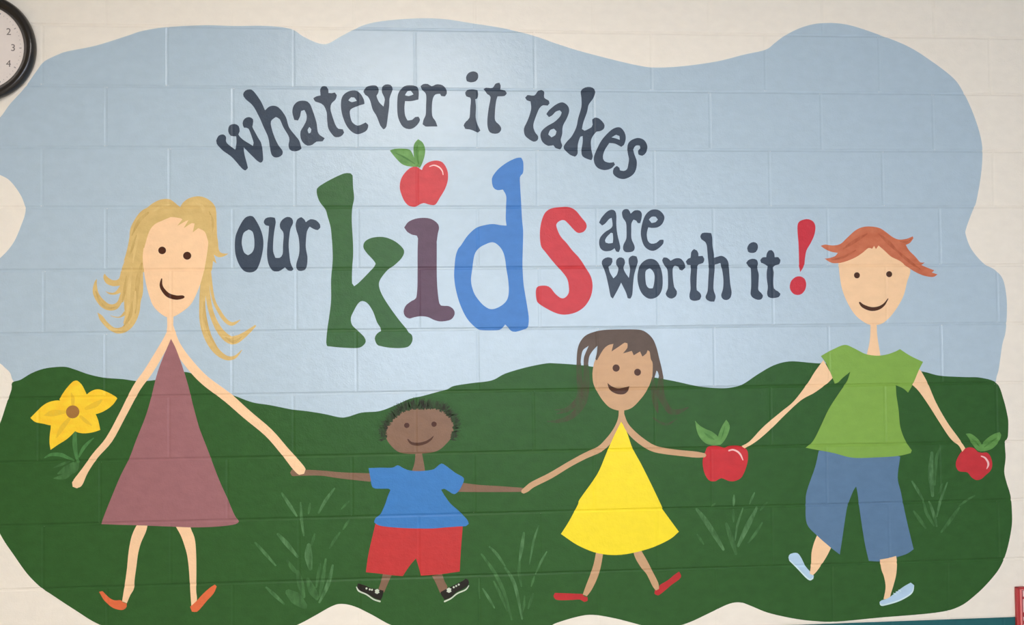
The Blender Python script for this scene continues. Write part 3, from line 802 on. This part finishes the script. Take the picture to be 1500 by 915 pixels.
# --- figure in the yellow dress
m_bhair = paint('brown_hair_paint', (106, 90, 80), 0.45, 0.08, lit=1.28)
m_bhairt = paint('thin_brown_hair_brush', (84, 78, 58), 0.5, lit=1.25, over=HILL_A, cover=0.62)
m_yellow = paint('yellow_dress_paint', (254, 228, 52), 0.37, 0.025, lit=1.13)
m_redshoe = paint('red_slipper_paint', (198, 56, 58), 0.37, 0.07, lit=1.2)
t = Thing('painted_person', 'painted person in a bright yellow dress with long brown hair', 'painted person', (908, 882))
hair = t.part('hair', LP('e3 240,330 245,240 265,170 310,115 380,85 460,70 600,66 730,68 790,90 840,140 870,210 890,290 910,370 925,450 895,455 880,400 870,390 855,440 835,480 840,340 825,300 815,240 800,230 790,255 758,280 740,240 690,270 675,235 605,255 640,210 640,175 620,170 575,200 515,240 530,180 490,190 450,225 400,310 388,300 400,250 405,195 370,230 340,280 330,350 295,345 300,280 335,195 290,230 275,290 272,345 240,345', 48), m_bhair, 6)
for s in ('e3 257,335,36 262,450,46 268,560,46 240,640,42 170,700,32 85,730,8', 'e3 314,340,38 318,450,50 310,560,56 280,660,56 200,750,46 100,788,30 10,790,8',
          'e3 906,440,38 900,560,62 930,640,52 980,710,46 1050,710,32 1120,680,8', 'e3 842,470,22 850,560,50 862,650,44 880,720,12', 'e3 840,760,8 900,800,20 960,812,20 1030,770,6',
          'e3 70,700,6 160,690,20 240,620,24', 'e3 925,650,10 970,715,30 1040,722,26 1110,690,6'):
    t.part('hair_strand', ST(s), m_bhairt, 3, hair)
t.part('arm', ST('f3 778,40,46 775,110,45 755,170,40 720,240,46 670,310,55 600,375,52 480,430,48 350,500,45 200,590,48 60,660,48 10,698,46 -18,716,38'), m_tan, 6)
t.part('arm', ST('f3 780,90,40 810,170,42 860,240,55 940,310,58 1030,365,55 1130,390,50 1250,405,48 1380,418,50 1450,424,34'), m_tan, 8)
face = t.part('face', LP('e3 365,430 370,370 385,310 430,240 480,175 560,150 660,155 760,190 815,240 840,330 838,420 820,490 785,560 740,620 680,680 620,703 560,703 500,680 450,630 410,570 375,500'), m_tan, 5)
t.part('eye', circle('e3', 551, 370, 29), m_feat2, 8, face)
t.part('eye', circle('e3', 720, 403, 28), m_feat2, 8, face)
t.part('mouth', LP('e3 483,487 510,510 560,530 610,525 655,513 648,545 615,575 560,575 510,550 490,520'), m_feat2, 8, face)
t.part('leg', LP('f5 612,90 680,90 660,220 630,340 570,470 520,540 480,525 510,440 560,310 590,210'), m_tan, 4)
t.part('leg', LP('f5 955,90 1025,80 1100,210 1140,290 1200,410 1208,470 1180,485 1150,450 1090,330 1040,270 985,180'), m_tan, 5)
t.part('dress', LP('f3 775,153 800,190 830,260 860,350 890,410 940,500 1020,660 1110,850 t7 1410,405 1483,505 1440,540 1350,580 1230,606 1130,600 1040,565 965,515 1000,460 1040,385 f3 440,780 580,580 650,420 680,350 730,240', 70), m_yellow, 7)
t.part('shoe', LP('f5 200,535 215,508 330,512 440,517 480,520 490,540 525,548 528,580 495,595 455,572 380,575 280,578 220,570'), m_redshoe, 3)
t.part('shoe', LP('f5 1400,305 1420,345 1400,380 1330,430 1260,490 1200,532 1165,515 1170,480 1210,470 1215,435 1290,390 1350,340'), m_redshoe, 3)

# --- figure in the green shirt
m_ginger = paint('ginger_hair_paint', (190, 104, 74), 0.45, 0.08, streak=(204, 120, 88), lit=1.03)
m_gingerd = paint('ginger_dark_streak', (164, 84, 58), 0.45, lit=1.05, over=albedo((196, 112, 80), 1.05), cover=0.5)
m_shirtg = paint('green_shirt_paint', (130, 168, 76), 0.37, 0.04, lit=1.03)
m_jean = paint('blue_trouser_paint', (94, 122, 150), 0.37, 0.05, lit=1)
m_bshoe = paint('pale_blue_shoe_paint', (176, 202, 222), 0.37, 0.04, lit=1)
m_bsole = paint('pale_shoe_edge_paint', (204, 224, 226), 0.37, 0.04, lit=1)
t = Thing('painted_person', 'painted person in a green shirt and blue trousers with ginger hair', 'painted person', (1265, 887))
t.part('neck', LP('t5 826,495 852,495 855,560 870,655 806,655 822,580'), m_fair, 4)
face = t.part('face', LP('e4 205,345 215,450 235,560 275,660 330,750 390,805 450,835 510,838 560,820 620,765 680,680 720,600 745,500 770,395 700,260 550,160 450,160 350,250'), m_fair, 5)
t.part('eye', circle('e4', 350, 447, 25), m_feat2, 8, face)
t.part('eye', circle('e4', 604, 438, 25), m_feat2, 8, face)
t.part('mouth', ST('e4 372,662,14 400,690,28 460,712,32 520,705,28 565,675,18 595,632,6'), m_feat2, 8, face)
hair = t.part('hair', LP('e4 65,215 100,205 160,212 220,200 270,155 330,100 380,72 440,62 520,72 570,100 630,145 680,165 740,160 790,140 795,155 770,190 735,208 760,250 810,300 850,345 885,345 860,365 900,385 960,408 940,425 985,440 950,460 880,450 810,420 740,375 690,335 620,300 570,255 520,212 500,240 485,215 470,238 440,232 400,265 340,305 270,335 210,350 150,348 95,315 130,312 180,295 200,270 150,262 100,240', 50), m_ginger, 6)
for s in ('e4 240,240,8 330,180,30 430,120,10', 'e4 520,120,8 600,190,34 680,270,10', 'e4 640,230,8 740,320,26 850,400,8', 'e4 150,325,6 240,305,20 340,250,8', 'e4 690,180,6 740,185,16 780,160,5'):
    t.part('hair_streak', ST(s), m_gingerd, 7, hair)
t.part('arm', smooth_loop(pts('f8 125,180 195,300 150,345 60,410 px 1173,586 1149,608 1131,626 1111.4,643.3 1097,653 1090.5,656.4 1086.5,653 1098,646 1115.4,627.5 1128.5,615.7 1146.8,600.7 1163,587 1183,561 1193,545')), m_fair, 7)
t.part('arm', smooth_loop(pts('px 1344,540 1348,542 1358.5,560.6 1371,589.6 1387.6,618.7 1404.2,641.5 1413.6,656 1409.4,661.3 1404,652 1391.7,641.5 1375,616.6 1360.6,593.8 1346,573 1334,560 1336,550')), m_fair, 7)
t.part('leg', LP('g7 437,20 570,140 530,220 480,300 430,370 395,405 365,390 378,300 383,190 405,100'), m_fair, 4)
t.part('leg', LP('g7 1035,255 1120,240 1190,220 1198,290 1190,400 1165,500 1140,580 1130,625 1070,635 1090,520 1075,420 1050,350'), m_fair, 6)
t.part('trousers', LP('f9 180,90 155,200 100,360 92,450 100,580 170,660 255,735 320,785 335,690 360,520 375,450 410,360 430,330 440,380 450,460 470,600 490,720 515,828 590,832 640,820 760,785 815,750 800,690 760,520 730,370 708,270 725,130 600,100 400,100'), m_jean, 5)
t.part('shirt', LP('f8 108,150 190,105 275,72 340,95 420,135 500,148 570,140 630,120 665,102 740,150 828,192 800,245 755,350 722,408 690,380 635,355 640,430 655,530 665,640 690,720 720,775 748,815 740,835 650,855 500,865 330,867 200,835 80,812 0,797 40,765 80,700 160,530 230,420 290,330 315,260 260,305 230,335 205,345 180,280 150,210', 50), m_shirtg, 8)
s = t.part('shoe', LP('g7 168,215 200,195 250,195 285,240 320,310 355,355 405,410 400,440 372,455 330,425 250,340 170,265'), m_bshoe, 3)
t.part('sole', ST('g7 172,262,8 250,338,12 330,422,14 372,448,14 398,425,8'), m_bsole, 5, s)
s = t.part('shoe', LP('g7 1032,660 1050,645 1110,625 1180,575 1260,515 1330,475 1362,500 1350,565 1300,610 1200,660 1060,698 1035,685'), m_bshoe, 7)
t.part('sole', ST('g7 1040,675,10 1062,690,14 1200,652,14 1300,602,14 1346,560,12 1358,510,6'), m_bsole, 8, s)
for q in ('g7 1165,575,7 1190,590,7', 'g7 1190,560,7 1212,574,7', 'g7 1215,545,7 1234,558,7'):
    t.part('lace', ST(q), m_bsole, 9, s)

# ------------------------------------------------------------------ wall clock
m_black = plain('clock_black_plastic', (34, 30, 28), 0.22)
m_dial = plain('clock_dial_white', (226, 214, 204), 0.5)
m_ink = plain('clock_ink', (112, 102, 96), 0.6)
m_tick = plain('clock_tick_grey', (160, 150, 144), 0.6)
m_hand = plain('clock_hand_black', (40, 36, 34), 0.5)
cx, czz = wall_pt(-26, 72)
R = 79.4 * 92.0 / 92.0 * (W / 91.0)
RI = R * 63.2 / 79.4
cl = tag(empty('wall_clock', (cx, 0, czz)), 'round black-rimmed wall clock hanging at the upper corner of the mural', 'clock')


def lathe(profile, n=72):
    bm = bmesh.new(); rings = []
    for r, y in profile:
        rings.append([bm.verts.new((r * math.cos(2 * math.pi * k / n), y, r * math.sin(2 * math.pi * k / n))) for k in range(n)] if r > 1e-6 else [bm.verts.new((0, y, 0))])
    for a, b in zip(rings[:-1], rings[1:]):
        for k in range(n):
            j = (k + 1) % n
            if len(b) == 1:
                bm.faces.new((a[k], a[j], b[0]))
            elif len(a) == 1:
                bm.faces.new((a[0], b[j], b[k]))
            else:
                bm.faces.new((a[k], a[j], b[j], b[k]))
    bmesh.ops.recalc_face_normals(bm, faces=bm.faces)
    return bm


cd = [(0, 0.001), (R * 0.97, 0.001), (R * 0.985, -0.006), (R, -0.016), (R * 0.99, -0.028), (R * 0.965, -0.035), (R * 0.925, -0.037), (R * 0.88, -0.034), (R * 0.845, -0.027), (RI, -0.021), (RI, -0.012), (0, -0.012)]
obj_bm('case', lathe(cd), m_black, cl, smooth=True)
obj_bm('dial', lathe([(0, -0.0121), (RI * 0.998, -0.0121), (RI * 0.998, -0.016), (0, -0.016)]), m_dial, cl)


def text_obj(body, size, x, z, y, mat, parent, name):
    cu = D.curves.new(name, 'FONT'); cu.body = body; cu.size = size; cu.align_x = 'CENTER'; cu.align_y = 'CENTER'; cu.extrude = 0.0003
    o = D.objects.new(name, cu); C.objects.link(o)
    dg = bpy.context.evaluated_depsgraph_get()
    me = D.meshes.new_from_object(o.evaluated_get(dg)); D.objects.remove(o)
    me.materials.clear(); me.materials.append(mat)
    me.transform(Matrix.Translation((x, y, z)) @ Matrix.Rotation(math.pi / 2, 4, 'X'))
    o = D.objects.new(name, me); C.objects.link(o); o.parent = parent
    return o


for h in range(1, 13):
    a = math.radians(90 - 30 * h)
    text_obj(str(h), 0.032, R * 0.59 * math.cos(a), R * 0.59 * math.sin(a), -0.0163, m_ink, cl, 'numeral')
bm = bmesh.new()
for k in range(60):
    a = 2 * math.pi * k / 60
    r0, r1, w = (R * 0.70, R * 0.74, 0.0016) if k % 5 == 0 else (R * 0.715, R * 0.735, 0.0007)
    ca, sa = math.cos(a), math.sin(a)
    vs = [bm.verts.new((r * ca - q * sa, -0.0164, r * sa + q * ca)) for r, q in ((r0, -w), (r1, -w), (r1, w), (r0, w))]
    f = bm.faces.new(vs); f.normal_update()
    if f.normal.y > 0:
        f.normal_flip()
obj_bm('minute_marks', bm, m_tick, cl)


def hand(name, ang, length, w, y):
    bm = bmesh.new()
    add_box(bm, (-length * 0.15, y - 0.001, -w / 2), (length, y, w / 2))
    bmesh.ops.rotate(bm, cent=(0, 0, 0), matrix=Matrix.Rotation(-ang, 3, 'Y'), verts=bm.verts)
    obj_bm(name, bm, m_hand, cl)


hand('hour_hand', math.radians(-24), R * 0.375, 0.008, -0.0175)
hand('minute_hand', math.radians(162), R * 0.6, 0.006, -0.0195)
obj_bm('hub', lathe([(0, -0.016), (0.007, -0.016), (0.007, -0.023), (0, -0.023)], 20), m_hand, cl)

# ------------------------------------------------------------------ red plastic frame at the lower corner of the mural wall
m_rp = plain('red_plastic', (176, 54, 54), 0.3)
m_pk = plain('pale_pink_panel', (240, 196, 188), 0.5)
fx, fz = wall_pt(1485.6, 858.5)
PW, PH = 0.30, 0.34
fr = tag(empty('red_frame', (fx + PW / 2, 0, fz - PH)), 'red plastic frame with pale panes fixed over the teal band', 'frame')
ox, oz = -PW / 2, 0.0


def fbox(name, a, b, mat, bevel=0.0, parent=fr):
    return box_obj(name, (ox + a[0], -a[1], oz + a[2]), (ox + b[0], -b[1], oz + b[2]), mat, parent, bevel)


m_rd = plain('dark_red_plastic', (140, 42, 44), 0.35)
m_ridge = plain('pink_plastic_ridge', (224, 124, 122), 0.25)  # highlight along the red ridge, put into its colour as pink
fbox('back_panel', (0.004, -0.001, 0.004), (PW - 0.004, 0.006, PH - 0.004), m_pk)


def frame_ring(name, ins, wid, depth, mat, bev):
    bm = bmesh.new()
    a, b = ins, ins + wid
    for q in ((a, a, b, PH - a * 0.5), (PW - b, a, PW - a, PH - a * 0.5), (a, PH - b * 0.5, PW - a, PH - a * 0.5), (a, a, PW - a, b)):
        add_box(bm, (ox + q[0], -depth, q[1]), (ox + q[2], 0.001, q[3]), bev)
    obj_bm(name, bm, mat, fr)


frame_ring('outer_rim', 0.0, 0.0125, 0.012, m_rp, 0.003)
frame_ring('raised_ridge', 0.0115, 0.007, 0.0155, m_ridge, 0.002)
frame_ring('inner_rim', 0.0175, 0.0075, 0.010, m_rd, 0.002)
for top, th in ((0.035, 0.008), (0.089, 0.016), (0.118, 0.012), (0.170, 0.010), (0.215, 0.016), (0.262, 0.010)):
    fbox('cross_bar', (0.022, 0.0, PH - top - th), (PW - 0.022, 0.009, PH - top), m_rp, 0.002)
